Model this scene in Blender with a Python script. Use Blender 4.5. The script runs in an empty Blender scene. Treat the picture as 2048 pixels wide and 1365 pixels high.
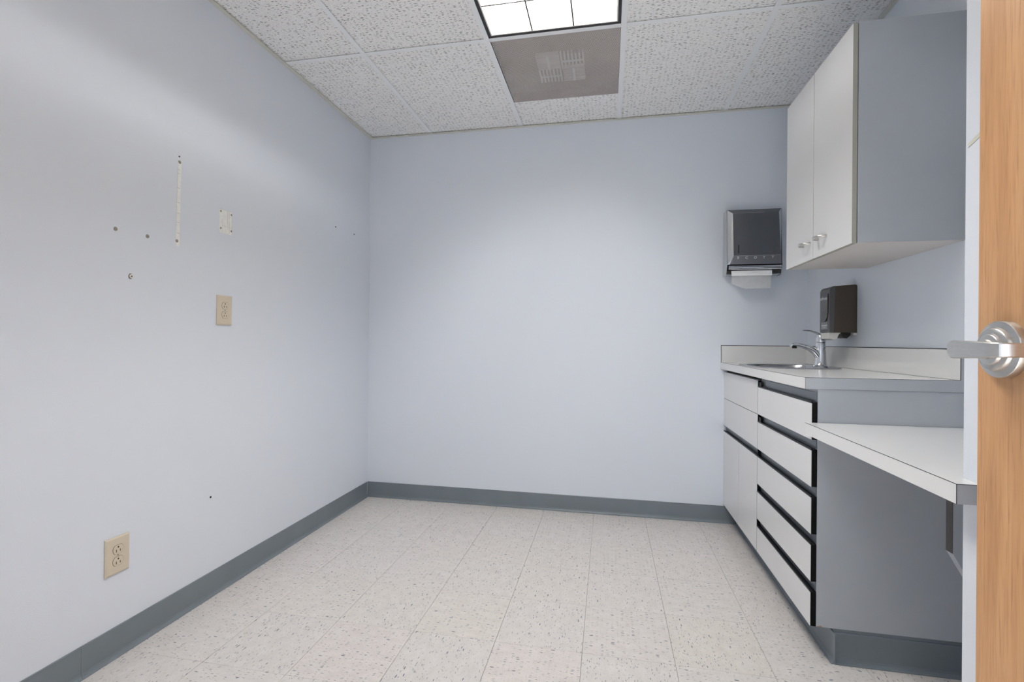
import bpy, bmesh, math, random
from mathutils import Vector, Matrix

random.seed(7)
S = bpy.context.scene
COL = S.collection

# ------------------------------------------------------------------ camera
CAM_H = 1.0609
YAW, PITCH, ROLL = 0.1945, 0.0012, 0.0089
F_PX = 976.37


def cam_dir(x, y, z):
    x, y = x * math.cos(ROLL) - y * math.sin(ROLL), x * math.sin(ROLL) + y * math.cos(ROLL)
    d = (x, z, y)
    c, s = math.cos(PITCH), math.sin(PITCH)
    d = (d[0], d[1] * c - d[2] * s, d[1] * s + d[2] * c)
    c, s = math.cos(YAW), math.sin(YAW)
    return Vector((d[0] * c - d[1] * s, d[0] * s + d[1] * c, d[2]))


cam = bpy.data.cameras.new('camera')
cam.sensor_width = 36.0
cam.lens = F_PX / 2048 * 36.0
cam.clip_start = 0.02
cam_o = bpy.data.objects.new('camera', cam)
COL.objects.link(cam_o)
r_, u_, b_ = cam_dir(1, 0, 0), cam_dir(0, 1, 0), -cam_dir(0, 0, 1)
M = Matrix((r_, u_, b_)).transposed().to_4x4()
M.translation = Vector((0, 0, CAM_H))
cam_o.matrix_world = M
S.camera = cam_o

# ------------------------------------------------------------------ world and light
TUBE_STRENGTH = 80.0
CORRIDOR_FILL_WATT = 102.0
w = bpy.data.worlds.new('world')
w.use_nodes = True
w.node_tree.nodes['Background'].inputs[0].default_value = (0.9, 0.95, 1, 1)
w.node_tree.nodes['Background'].inputs[1].default_value = 0.3
S.world = w
S.view_settings.view_transform = 'Standard'
S.view_settings.look = 'None'
S.view_settings.gamma = 1
S.view_settings.use_curve_mapping = False
S.view_settings.exposure = 0.02
S.cycles.max_bounces = 14
S.cycles.diffuse_bounces = 8
S.cycles.transparent_max_bounces = 12
S.cycles.sample_clamp_indirect = 4.0
S.cycles.caustics_reflective = False
S.cycles.caustics_refractive = False


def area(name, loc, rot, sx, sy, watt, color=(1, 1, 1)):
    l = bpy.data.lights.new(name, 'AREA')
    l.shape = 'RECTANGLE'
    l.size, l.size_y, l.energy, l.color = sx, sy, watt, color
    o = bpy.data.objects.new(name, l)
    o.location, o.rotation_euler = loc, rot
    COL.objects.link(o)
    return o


# added fill lamp in an assumed, unseen corridor behind the open doorway
corridor_fill_lamp = area('corridor_fill_lamp', (0.30, -0.95, 2.42), (0, 0, 0), 1.2, 0.6, CORRIDOR_FILL_WATT, (0.98, 0.99, 1.0))
corridor_fill_lamp.data.spread = math.radians(80)

# ------------------------------------------------------------------ dimensions (metres)
XL, XR, YB, H = -1.5996, 1.122, 3.0746, 2.4341
XJ, YJ = 0.697, 1.130            # entry wall corner
YF = 0.0                         # room face of the doorway wall
T = 0.3048
FX, FY = -0.0782, 1.6835
C = 0.6096
CX, CY = -1.1641, 2.1605


# ------------------------------------------------------------------ mesh helpers
def box(bm, x0, x1, y0, y1, z0, z1, bev=0.0, seg=1):
    vs = [bm.verts.new(p) for p in ((x0, y0, z0), (x1, y0, z0), (x1, y1, z0), (x0, y1, z0),
                                    (x0, y0, z1), (x1, y0, z1), (x1, y1, z1), (x0, y1, z1))]
    fs = [bm.faces.new([vs[i] for i in f]) for f in
          ((3, 2, 1, 0), (4, 5, 6, 7), (0, 1, 5, 4), (1, 2, 6, 5), (2, 3, 7, 6), (3, 0, 4, 7))]
    if bev:
        es = list({e for f in fs for e in f.edges})
        bmesh.ops.bevel(bm, geom=es, offset=bev, segments=seg, profile=0.5, affect='EDGES', clamp_overlap=True)
    return bm


def B(*a, **k):
    return box(bmesh.new(), *a, **k)


def prism(bm, pts, axis, a, b):
    """extrude a 2D outline (list of pairs) along axis from a to b"""
    def P(p, t):
        if axis == 'x':
            return (t, p[0], p[1])
        if axis == 'y':
            return (p[0], t, p[1])
        return (p[0], p[1], t)
    A = [bm.verts.new(P(p, a)) for p in pts]
    Bv = [bm.verts.new(P(p, b)) for p in pts]
    n = len(pts)
    fs = [bm.faces.new(A), bm.faces.new(Bv[::-1])]
    for i in range(n):
        fs.append(bm.faces.new((A[i], Bv[i], Bv[(i + 1) % n], A[(i + 1) % n])))
    bmesh.ops.recalc_face_normals(bm, faces=fs)
    return bm


def lathe(bm, prof, center, axis=(0, 0, 1), n=40, cap=True):
    """prof: list of (radius, height along axis)"""
    ax = Vector(axis).normalized()
    q = Vector((0, 0, 1)).rotation_difference(ax)
    rings = []
    for r, hh in prof:
        if r < 1e-6:
            rings.append([bm.verts.new(Vector(center) + q @ Vector((0, 0, hh)))])
        else:
            rings.append([bm.verts.new(Vector(center) + q @ Vector((r * math.cos(2 * math.pi * i / n), r * math.sin(2 * math.pi * i / n), hh))) for i in range(n)])
    fs = []
    for a, b in zip(rings, rings[1:]):
        for i in range(n):
            j = (i + 1) % n
            if len(a) == 1 and len(b) == 1:
                continue
            if len(a) == 1:
                fs.append(bm.faces.new((a[0], b[i], b[j])))
            elif len(b) == 1:
                fs.append(bm.faces.new((a[i], b[0], a[j])))
            else:
                fs.append(bm.faces.new((a[i], b[i], b[j], a[j])))
    if cap:
        for r in (rings[0], rings[-1]):
            if len(r) > 2:
                fs.append(bm.faces.new(r))
    bmesh.ops.recalc_face_normals(bm, faces=fs)
    return bm


def tube(bm, path, rad, n=12, flat=None):
    """round (or flattened: flat = list of (half width, half height)) tube along a path"""
    P = [Vector(p) for p in path]
    rings = []
    for i, p in enumerate(P):
        t = (P[min(i + 1, len(P) - 1)] - P[max(i - 1, 0)]).normalized()
        up = Vector((0, 0, 1)) if abs(t.z) < 0.95 else Vector((0, 1, 0))
        s = t.cross(up).normalized()
        u = s.cross(t).normalized()
        a, b = (flat[i] if flat else (rad, rad))
        rings.append([bm.verts.new(p + s * a * math.cos(2 * math.pi * k / n) + u * b * math.sin(2 * math.pi * k / n)) for k in range(n)])
    fs = []
    for a, b in zip(rings, rings[1:]):
        for k in range(n):
            fs.append(bm.faces.new((a[k], a[(k + 1) % n], b[(k + 1) % n], b[k])))
    fs.append(bm.faces.new(rings[0]))
    fs.append(bm.faces.new(rings[-1]))
    bmesh.ops.recalc_face_normals(bm, faces=fs)
    return bm


ORG = {}


def obj(name, bm, mat, parent=None, smooth=False, org=None):
    me = bpy.data.meshes.new(name)
    o0 = Vector(org) if org else (ORG[parent] if parent else Vector((0, 0, 0)))
    bmesh.ops.translate(bm, verts=bm.verts, vec=-o0)
    bm.to_mesh(me)
    bm.free()
    if smooth:
        for p in me.polygons:
            p.use_smooth = True
        me.set_sharp_from_angle(angle=math.radians(35))
    me.materials.append(mat)
    o = bpy.data.objects.new(name, me)
    COL.objects.link(o)
    o.location = o0 - (ORG[parent] if parent else Vector((0, 0, 0)))
    if parent:
        o.parent = parent
    ORG[o] = o0
    return o


def tag(o, label=None, cat=None, group=None, kind=None):
    for k, v in (('label', label), ('category', cat), ('group', group), ('kind', kind)):
        if v:
            o[k] = v
    return o


def thing(name, loc, label, cat, group=None):
    o = bpy.data.objects.new(name, None)
    o.empty_display_size = 0.05
    COL.objects.link(o)
    o.location = loc
    ORG[o] = Vector(loc)
    return tag(o, label, cat, group)


def struct(name, bm, mat, label=None):
    o = obj(name, bm, mat)
    o['kind'] = 'structure'
    if label:
        o['label'] = label
    return o


# ------------------------------------------------------------------ materials
def mat_new(name):
    m = bpy.data.materials.new(name)
    m.use_nodes = True
    nt = m.node_tree
    return m, nt, nt.nodes['Principled BSDF']


class N:
    """small node builder"""
    def __init__(s, nt):
        s.nt = nt

    def add(s, t, **k):
        n = s.nt.nodes.new(t)
        for a, b in k.items():
            setattr(n, a, b)
        return n

    def link(s, a, b):
        s.nt.links.new(a, b)

    def math(s, op, a, b=None, c=None):
        n = s.add('ShaderNodeMath', operation=op)
        for i, v in enumerate((a, b, c)):
            if v is None:
                continue
            if isinstance(v, (int, float)):
                n.inputs[i].default_value = v
            else:
                s.link(v, n.inputs[i])
        return n.outputs[0]

    def mix(s, fac, a, b):
        n = s.add('ShaderNodeMix', data_type='RGBA')
        for sock, v in ((n.inputs[0], fac), (n.inputs[6], a), (n.inputs[7], b)):
            if isinstance(v, (int, float)):
                sock.default_value = v
            elif isinstance(v, tuple):
                sock.default_value = (*v, 1)
            else:
                s.link(v, sock)
        return n.outputs[2]

    def coords(s, scale=(1, 1, 1), offset=None, kind='Object'):
        tc = s.add('ShaderNodeTexCoord')
        mp = s.add('ShaderNodeMapping')
        mp.inputs['Scale'].default_value = scale
        s.link(tc.outputs[kind], mp.inputs[0])
        if offset is not None:
            s.link(offset, mp.inputs['Location'])
        return mp.outputs[0]

    def noise(s, vec, scale, detail=3, rough=0.5, dist=0.0):
        n = s.add('ShaderNodeTexNoise')
        n.inputs['Scale'].default_value = scale
        n.inputs['Detail'].default_value = detail
        n.inputs['Roughness'].default_value = rough
        n.inputs['Distortion'].default_value = dist
        s.link(vec, n.inputs['Vector'])
        return n

    def ramp(s, fac, stops, interp='LINEAR'):
        n = s.add('ShaderNodeValToRGB')
        n.color_ramp.interpolation = interp
        el = n.color_ramp.elements
        while len(el) < len(stops):
            el.new(0.5)
        for e, (p, c) in zip(el, stops):
            e.position = p
            e.color = (*c, 1) if isinstance(c, tuple) else (c, c, c, 1)
        s.link(fac, n.inputs[0])
        return n.outputs[0]

    def bump(s, height, strength, dist, bsdf):
        b = s.add('ShaderNodeBump')
        b.inputs['Strength'].default_value = strength
        b.inputs['Distance'].default_value = dist
        s.link(height, b.inputs['Height'])
        s.link(b.outputs[0], bsdf.inputs['Normal'])


def plain(name, col, rough=0.5, metal=0.0, var=0.0, vscale=4.0, spec=0.5, bump=None, stretch=(1, 1, 1)):
    m, nt, p = mat_new(name)
    n = N(nt)
    p.inputs['Roughness'].default_value = rough
    p.inputs['Metallic'].default_value = metal
    p.inputs['Specular IOR Level'].default_value = spec
    v = n.coords(stretch)
    no = n.noise(v, vscale, 4)
    lo = tuple(c * (1 - var) for c in col)
    hi = tuple(min(1, c * (1 + var)) for c in col)
    n.link(n.ramp(no.outputs[0], [(0.3, lo), (0.7, hi)]), p.inputs['Base Color'])
    if bump:
        n.bump(n.noise(v, bump[0], 3).outputs[0], bump[1], bump[2], p)
    return m


MAT = {}
# painted drywall: faint scuffs and roller texture
m, nt, p = mat_new('wall_paint')
n = N(nt)
v = n.coords()
big = n.noise(v, 1.3, 3)
basec = n.ramp(big.outputs[0], [(0.3, (0.700, 0.745, 0.815)), (0.7, (0.715, 0.757, 0.82))])
sc_v = n.coords((1.0, 1.0, 2.2))
scn = n.noise(sc_v, 11.0, 6, 0.6, 1.5)
scm = n.noise(v, 2.1, 2)
scuff = n.math('MULTIPLY', n.ramp(scn.outputs[0], [(0.70, 0.0), (0.74, 1.0)]), n.ramp(scm.outputs[0], [(0.56, 0.0), (0.66, 1.0)]))
n.link(n.mix(n.math('MULTIPLY', scuff, 0.10), basec, (0.42, 0.43, 0.45)), p.inputs['Base Color'])
p.inputs['Roughness'].default_value = 0.42
p.inputs['Specular IOR Level'].default_value = 0.35
n.bump(n.noise(v, 260.0, 2).outputs[0], 0.12, 0.002, p)
MAT['wall'] = m

MAT['dark_void'] = plain('plenum_dark', (0.03, 0.03, 0.03), 0.9)
MAT['subfloor'] = plain('floor_joint', (0.16, 0.15, 0.145), 0.9)
MAT['cove'] = plain('vinyl_cove_base', (0.165, 0.195, 0.222), 0.38, var=0.05, vscale=6)
MAT['grid'] = plain('grid_metal', (0.86, 0.88, 0.89), 0.4, var=0.01)
MAT['angle'] = plain('wall_angle_cream', (0.66, 0.65, 0.58), 0.45, var=0.02)
MAT['white_lam'] = plain('white_laminate', (0.70, 0.70, 0.705), 0.32, var=0.012, vscale=3)
MAT['grey_shade_lam'] = plain('part_shaded_grey_laminate', (0.43, 0.455, 0.49), 0.42, var=0.03, vscale=5, bump=(400, 0.04, 0.001))  # greyer than the white fronts, partly shade put into the colour
MAT['door_edge'] = plain('beige_edge_band', (0.36, 0.355, 0.30), 0.5, var=0.03)
MAT['top_lam'] = plain('worktop_laminate', (0.71, 0.71, 0.705), 0.16, var=0.012, vscale=3)
MAT['seam'] = plain('dark_seam', (0.02, 0.017, 0.015), 0.6)
MAT['black'] = plain('black_plastic', (0.005, 0.005, 0.006), 0.35, spec=0.25, bump=(90, 0.05, 0.001))
MAT['black_chip'] = plain('chipped_black_edge', (0.004, 0.004, 0.004), 0.6, spec=0.12)
MAT['pull_grey'] = plain('dark_pull_channel', (0.15, 0.17, 0.195), 0.28, metal=0.4)
MAT['raw_wood'] = plain('raw_particle_board', (0.35, 0.18, 0.07), 0.8, var=0.2, vscale=80)
MAT['chrome'] = plain('chrome', (0.80, 0.82, 0.85), 0.08, metal=1.0)
MAT['satin'] = plain('satin_steel', (0.62, 0.61, 0.59), 0.28, metal=1.0, var=0.04, vscale=60, stretch=(1, 1, 6))
MAT['steel'] = plain('sink_steel', (0.50, 0.51, 0.53), 0.22, metal=1.0, var=0.04, vscale=40)
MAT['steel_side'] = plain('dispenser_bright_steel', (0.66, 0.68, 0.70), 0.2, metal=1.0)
MAT['steel_front'] = plain('dispenser_steel_dark_reflection', (0.20, 0.205, 0.225), 0.30, metal=0.80, var=0.04, vscale=9)  # dark reflection of the entrance side put into the steel colour
MAT['steel_line'] = plain('embossed_steel', (0.60, 0.61, 0.63), 0.35, metal=0.6)
MAT['towel'] = plain('paper_towel', (0.90, 0.91, 0.92), 0.9, var=0.03, vscale=40, bump=(300, 0.1, 0.001))
MAT['ivory'] = plain('ivory_plastic', (0.62, 0.545, 0.43), 0.35, var=0.02)
MAT['ivory_dark'] = plain('ivory_outline', (0.20, 0.15, 0.09), 0.6)
MAT['slot'] = plain('outlet_slot', (0.012, 0.010, 0.008), 0.8)
MAT['patch'] = plain('bare_plaster', (0.83, 0.84, 0.82), 0.8, var=0.04, vscale=60)
MAT['anchor'] = plain('old_screw_anchor', (0.30, 0.27, 0.23), 0.6, var=0.2, vscale=300)
MAT['score'] = plain('plaster_score', (0.46, 0.45, 0.42), 0.8)
MAT['tape'] = plain('aged_tape', (0.60, 0.60, 0.52), 0.5)
MAT['white_plastic'] = plain('white_plastic', (0.72, 0.71, 0.67), 0.35)
MAT['dusty_black'] = plain('dark_nozzle', (0.02, 0.018, 0.014), 0.4)
MAT['print_white'] = plain('print_white', (0.62, 0.64, 0.67), 0.5)
MAT['label_grey'] = plain('label_grey', (0.20, 0.20, 0.215), 0.45, var=0.1, vscale=60)
MAT['louver'] = plain('louver_aluminium', (0.90, 0.87, 0.80), 0.30, metal=0.0, var=0.02)
MAT['reflector'] = plain('fixture_white_enamel', (0.84, 0.80, 0.72), 0.45)
MAT['fixture_black'] = plain('fixture_black_trim', (0.012, 0.011, 0.014), 0.4)
MAT['frame_paint'] = plain('door_frame_paint', (0.35, 0.37, 0.40), 0.4)
MAT['vane'] = plain('diffuser_vane', (0.62, 0.60, 0.57), 0.5)
MAT['duct'] = plain('dusty_duct', (0.16, 0.135, 0.12), 0.8, var=0.2, vscale=8)

# smoked translucent brown plastic of the soap dispenser
MAT['smoke'] = plain('smoked_brown_plastic', (0.064, 0.048, 0.034), 0.22, var=0.06, vscale=10)
MAT['smoke_grey'] = plain('smoked_grey_plastic', (0.085, 0.083, 0.084), 0.25, var=0.05)

# lamp tubes
m, nt, p = mat_new('lamp_tube')
p.inputs['Base Color'].default_value = (0.9, 0.9, 0.9, 1)
p.inputs['Emission Color'].default_value = (1.0, 0.990, 0.975, 1)
p.inputs['Emission Strength'].default_value = TUBE_STRENGTH
MAT['tube'] = m


# vinyl composition floor tile: streaked flecks running one way
def vct(name, along_x):
    m, nt, p = mat_new(name)
    n = N(nt)
    oi = n.add('ShaderNodeObjectInfo')
    cmb = n.add('ShaderNodeCombineXYZ')
    rnd = oi.outputs['Random']
    n.link(n.math('MULTIPLY', rnd, 37.0), cmb.inputs[0])
    n.link(n.math('MULTIPLY', rnd, 91.0), cmb.inputs[1])
    off = cmb.outputs[0]
    tc = n.add('ShaderNodeTexCoord')
    add = n.add('ShaderNodeVectorMath', operation='ADD')
    n.link(tc.outputs['Object'], add.inputs[0])
    n.link(off, add.inputs[1])
    wob = n.noise(add.outputs[0], 60.0, 2)
    wv = n.add('ShaderNodeVectorMath', operation='MULTIPLY_ADD')
    n.link(wob.outputs['Color'], wv.inputs[0])
    wv.inputs[1].default_value = (0.007, 0.007, 0)
    n.link(add.outputs[0], wv.inputs[2])

    def stretched(sx, sy):
        mp = n.add('ShaderNodeMapping')
        mp.inputs['Scale'].default_value = (sx, sy, 1) if along_x else (sy, sx, 1)
        n.link(wv.outputs[0], mp.inputs[0])
        return mp.outputs[0]

    def flecks(sx, sy, size, keep):
        vo = n.add('ShaderNodeTexVoronoi', feature='F1', voronoi_dimensions='2D')
        vo.inputs['Scale'].default_value = 1.0
        n.link(stretched(sx, sy), vo.inputs['Vector'])
        sep = n.add('ShaderNodeSeparateColor')
        n.link(vo.outputs['Color'], sep.inputs[0])
        near = n.math('LESS_THAN', vo.outputs['Distance'], n.math('MULTIPLY_ADD', sep.outputs[2], size, size * 0.5))
        return n.math('MULTIPLY', near, n.math('GREATER_THAN', sep.outputs[0], keep)), sep.outputs[1]

    mott = n.noise(stretched(18, 30), 1.0, 5, 0.65)
    base = n.ramp(mott.outputs[0], [(0.3, (0.625, 0.593, 0.57)), (0.55, (0.68, 0.65, 0.627)), (0.75, (0.725, 0.695, 0.675))])
    tint = n.ramp(rnd, [(0.0, (1.0, 0.982, 0.978)), (0.5, (0.985, 0.985, 0.985)), (1.0, (1.0, 0.99, 0.965))])
    tm = n.add('ShaderNodeMix', data_type='RGBA', blend_type='MULTIPLY')
    tm.inputs[0].default_value = 1.0
    n.link(base, tm.inputs[6])
    n.link(tint, tm.inputs[7])
    col = tm.outputs[2]
    # small grey streaks, then scattered darker and blue chips
    f1, c1 = flecks(95, 260, 0.20, 0.50)
    col = n.mix(n.math('MULTIPLY', f1, 0.42), col, n.ramp(c1, [(0.0, (0.38, 0.36, 0.34)), (0.6, (0.30, 0.31, 0.33)), (1.0, (0.74, 0.71, 0.68))]))
    f2, c2 = flecks(54, 190, 0.20, 0.77)
    col = n.mix(n.math('MULTIPLY', f2, 0.75), col, n.ramp(c2, [(0.0, (0.20, 0.20, 0.21)), (0.5, (0.16, 0.20, 0.27)), (0.8, (0.26, 0.24, 0.22)), (1.0, (0.36, 0.36, 0.38))]))
    f3, c3 = flecks(27, 100, 0.14, 0.88)
    col = n.mix(n.math('MULTIPLY', f3, 0.85), col, n.ramp(c3, [(0.0, (0.05, 0.06, 0.07)), (0.4, (0.06, 0.13, 0.24)), (1.0, (0.12, 0.14, 0.17))]))
    n.link(col, p.inputs['Base Color'])
    p.inputs['Roughness'].default_value = 0.36
    p.inputs['Specular IOR Level'].default_value = 0.4
    n.bump(mott.outputs[0], 0.05, 0.002, p)
    return m


MAT['vct_x'] = vct('vinyl_tile_streak_x', True)
MAT['vct_y'] = vct('vinyl_tile_streak_y', False)

# fissured mineral fibre ceiling panel
m, nt, p = mat_new('fissured_ceiling_panel')
n = N(nt)
oi = n.add('ShaderNodeObjectInfo')
cmb = n.add('ShaderNodeCombineXYZ')
n.link(n.math('MULTIPLY', oi.outputs['Random'], 53.0), cmb.inputs[0])
tc = n.add('ShaderNodeTexCoord')
add = n.add('ShaderNodeVectorMath', operation='ADD')
n.link(tc.outputs['Object'], add.inputs[0])
n.link(cmb.outputs[0], add.inputs[1])
wob = n.noise(add.outputs[0], 45.0, 3)
wv = n.add('ShaderNodeVectorMath', operation='MULTIPLY_ADD')
n.link(wob.outputs['Color'], wv.inputs[0])
wv.inputs[1].default_value = (0.016, 0.010, 0)
n.link(add.outputs[0], wv.inputs[2])


def vor_mask(sx, sy, size, keep):
    mp = n.add('ShaderNodeMapping')
    mp.inputs['Scale'].default_value = (sx, sy, 1)
    n.link(wv.outputs[0], mp.inputs[0])
    vo = n.add('ShaderNodeTexVoronoi', feature='F1', voronoi_dimensions='2D')
    vo.inputs['Scale'].default_value = 1.0
    n.link(mp.outputs[0], vo.inputs['Vector'])
    sep = n.add('ShaderNodeSeparateColor')
    n.link(vo.outputs['Color'], sep.inputs[0])
    d = n.math('SUBTRACT', 1.0, n.math('DIVIDE', vo.outputs['Distance'], n.math('MULTIPLY_ADD', sep.outputs[2], size, size * 0.4)))
    d = n.math('MAXIMUM', n.math('MINIMUM', n.math('MULTIPLY', d, 3.0), 1.0), 0.0)
    return n.math('MULTIPLY', d, n.math('GREATER_THAN', sep.outputs[0], keep))


fis = vor_mask(46, 190, 0.26, 0.50)
pin = vor_mask(170, 260, 0.27, 0.40)
tot = n.math('MINIMUM', n.math('ADD', n.math('MULTIPLY', fis, 0.85), n.math('MULTIPLY', pin, 0.4)), 1.0)
mo = n.noise(add.outputs[0], 120, 3)
pc = n.ramp(mo.outputs[0], [(0.3, (0.88, 0.875, 0.865)), (0.7, (0.93, 0.925, 0.915))])
n.link(n.mix(tot, pc, (0.13, 0.125, 0.12)), p.inputs['Base Color'])
p.inputs['Roughness'].default_value = 0.95
p.inputs['Specular IOR Level'].default_value = 0.1
n.bump(n.math('SUBTRACT', mo.outputs[0], tot), 0.25, 0.003, p)
MAT['panel'] = m

# perforated metal return-air face: real see-through holes in a staggered lattice
m, nt, p = mat_new('perforated_metal')
n = N(nt)
tc = n.add('ShaderNodeTexCoord')
sep = n.add('ShaderNodeSeparateXYZ')
n.link(tc.outputs['Object'], sep.inputs[0])
PITCH_H = 0.0082


def lattice(ox, oy):
    fx = n.math('SUBTRACT', n.math('FRACT', n.math('ADD', n.math('DIVIDE', sep.outputs[0], PITCH_H), ox + 100)), 0.5)
    fy = n.math('SUBTRACT', n.math('FRACT', n.math('ADD', n.math('DIVIDE', sep.outputs[1], PITCH_H * 1.3), oy + 100)), 0.5)
    fy = n.math('MULTIPLY', fy, 1.3)
    return n.math('SQRT', n.math('ADD', n.math('MULTIPLY', fx, fx), n.math('MULTIPLY', fy, fy)))


dmin = n.math('MINIMUM', lattice(0, 0), lattice(0.5, 0.5))
hole = n.math('LESS_THAN', dmin, 0.31)
tr = n.add('ShaderNodeBsdfTransparent')
ms = n.add('ShaderNodeMixShader')
n.link(hole, ms.inputs[0])
n.link(p.outputs[0], ms.inputs[1])
n.link(tr.outputs[0], ms.inputs[2])
n.link(ms.outputs[0], nt.nodes['Material Output'].inputs['Surface'])
dn = n.noise(tc.outputs['Object'], 5, 3)
n.link(n.ramp(dn.outputs[0], [(0.3, (0.66, 0.62, 0.59)), (0.7, (0.76, 0.72, 0.69))]), p.inputs['Base Color'])
p.inputs['Roughness'].default_value = 0.5
MAT['perf'] = m

# oak veneer
m, nt, p = mat_new('oak_veneer')
n = N(nt)
v1 = n.coords((9, 9, 0.55))
g1 = n.noise(v1, 3.0, 6, 0.6, 0.6)
v2 = n.coords((160, 160, 5.0))
g2 = n.noise(v2, 1.6, 3, 0.6)
v3 = n.coords((330, 330, 14.0))
g3 = n.noise(v3, 1.0, 2, 0.5)
basec = n.ramp(g1.outputs[0], [(0.25, (0.38, 0.190, 0.080)), (0.5, (0.51, 0.275, 0.125)), (0.78, (0.60, 0.345, 0.17))])
c2 = n.mix(n.math('MULTIPLY', n.ramp(g2.outputs[0], [(0.50, 0.0), (0.68, 1.0)]), 0.45), basec, (0.33, 0.15, 0.055))
c3 = n.mix(n.math('MULTIPLY', n.ramp(g3.outputs[0], [(0.60, 0.0), (0.70, 1.0)]), 0.35), c2, (0.22, 0.10, 0.04))
n.link(c3, p.inputs['Base Color'])
p.inputs['Roughness'].default_value = 0.38
n.bump(g2.outputs[0], 0.08, 0.001, p)
MAT['oak'] = m

# ------------------------------------------------------------------ room shell
WT = 0.12
ZT = H + 0.30
struct('wall_left', B(XL - WT, XL, YF - WT, YB + WT, -0.05, ZT), MAT['wall'])
struct('wall_back', B(XL, XR, YB, YB + WT, -0.05, ZT), MAT['wall'])
struct('wall_right', B(XR, XR + WT, YJ, YB + WT, -0.05, ZT), MAT['wall'])
# entry wall: the part of the right wall that steps into the room behind the open door
bm = bmesh.new()
prism(bm, [(XJ, YF), (XR + WT, YF), (XR + WT, YJ - 0.0005), (XJ, YJ - 0.0005)], 'z', -0.05, ZT)
struct('wall_entry', bm, MAT['wall'])
# doorway wall with its opening
DX0, DX1, DH = -0.345, 0.600, 2.06
struct('wall_front_west', B(XL, DX0, YF - WT, YF, -0.05, ZT), MAT['wall'])
struct('wall_front_east', B(DX1 + 0.0, XR + WT, YF - WT, YF - 0.0005, -0.05, ZT), MAT['wall'])
struct('wall_front_header', B(DX0 + 0.0005, DX1 - 0.0005, YF - WT, YF, DH, ZT), MAT['wall'])
for i, (a, b, c, d) in enumerate(((DX0, DX0 + 0.03, 0, DH - 0.03), (DX1 - 0.004, DX1 + 0.03, 0, DH - 0.03), (DX0, DX1, DH - 0.03, DH))):
    if i == 1:
        a, b = DX1 - 0.03, DX1
    struct('trim_%d' % (i + 1), B(a + 0.001, b - 0.001, YF - WT - 0.01, YF - 0.004, c + 0.0005, d - 0.001), MAT['frame_paint'])
# assumed, unseen corridor beyond the doorway, added to carry the fill light
CYF = -1.75
struct('floor_corridor', B(-2.2, 2.2, CYF, YF - WT - 0.001, -0.05, 0.0), plain('corridor_floor', (0.62, 0.60, 0.57), 0.4, var=0.05))
struct('wall_corridor', B(-2.2, 2.2, CYF - WT, CYF - 0.001, -0.05, ZT), MAT['wall'])
struct('wall_corridor_west', B(-2.2 - WT, -2.201, CYF - WT, YF - WT - 0.001, -0.05, ZT), MAT['wall'])
struct('wall_corridor_east', B(2.201, 2.2 + WT, CYF - WT, YF - WT - 0.001, -0.05, ZT), MAT['wall'])
struct('ceiling_corridor', B(-2.2, 2.2, CYF, YF - WT - 0.001, H, H + 0.05), plain('corridor_ceiling', (0.78, 0.78, 0.76), 0.9))

# floor: slab with single vinyl tiles laid on it
floor = struct('floor', B(XL, XR, YF - WT, YB, -0.06, -0.004), MAT['subfloor'])
GX, GY = 0.0006, 0.00035


def tile_mesh(x0, x1, y0, y1, mat):
    bm = B(x0 + GX, x1 - GX, y0 + GY, y1 - GY, -0.0039, 0.0)
    me = bpy.data.meshes.new('floor_tile')
    bm.to_mesh(me)
    bm.free()
    me.materials.append(mat)
    return me


full = [tile_mesh(-T / 2, T / 2, -T / 2, T / 2, MAT['vct_x']), tile_mesh(-T / 2, T / 2, -T / 2, T / 2, MAT['vct_y'])]
i0, i1 = math.floor((XL - FX) / T), math.floor((XR - FX) / T)
j0, j1 = math.floor((YF - FY) / T), math.floor((YB - FY) / T)
for i in range(i0, i1 + 1):
    for j in range(j0, j1 + 1):
        x0, x1, y0, y1 = FX + i * T, FX + (i + 1) * T, FY + j * T, FY + (j + 1) * T
        a0, a1, b0, b1 = max(x0, XL), min(x1, XR), max(y0, YF - WT), min(y1, YB)
        if a1 - a0 < 0.01 or b1 - b0 < 0.01:
            continue
        cx, cy = (x0 + x1) / 2, (y0 + y1) / 2
        if cx > XJ + T / 2 and cy < YJ:
            continue
        k = (i + j) % 2
        if random.random() < 0.12:
            k = 1 - k
        if a0 == x0 and a1 == x1 and b0 == y0 and b1 == y1:
            me = full[k]
        else:
            me = tile_mesh(a0 - cx, a1 - cx, b0 - cy, b1 - cy, (MAT['vct_x'], MAT['vct_y'])[k])
        o = bpy.data.objects.new('floor_tile', me)
        COL.objects.link(o)
        o.location = (cx, cy, 0)
        o.parent = floor

# ceiling: deck above, lay-in panels, grid bars, wall angle
ceiling = struct('ceiling', B(XL, XR, YF, YB, H + 0.26, H + 0.30), MAT['dark_void'])
xs = [XL] + [CX + i * C for i in range(4)] + [XR]
ys = [YF, CY - 2 * C, CY, YB]
ZP = H + 0.0050


def panel(x0, x1, y0, y1):
    cx, cy = (x0 + x1) / 2, (y0 + y1) / 2
    return obj('ceiling_panel', B(x0, x1, y0, y1, ZP, ZP + 0.016), MAT['panel'], ceiling, org=(cx, cy, ZP))


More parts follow.
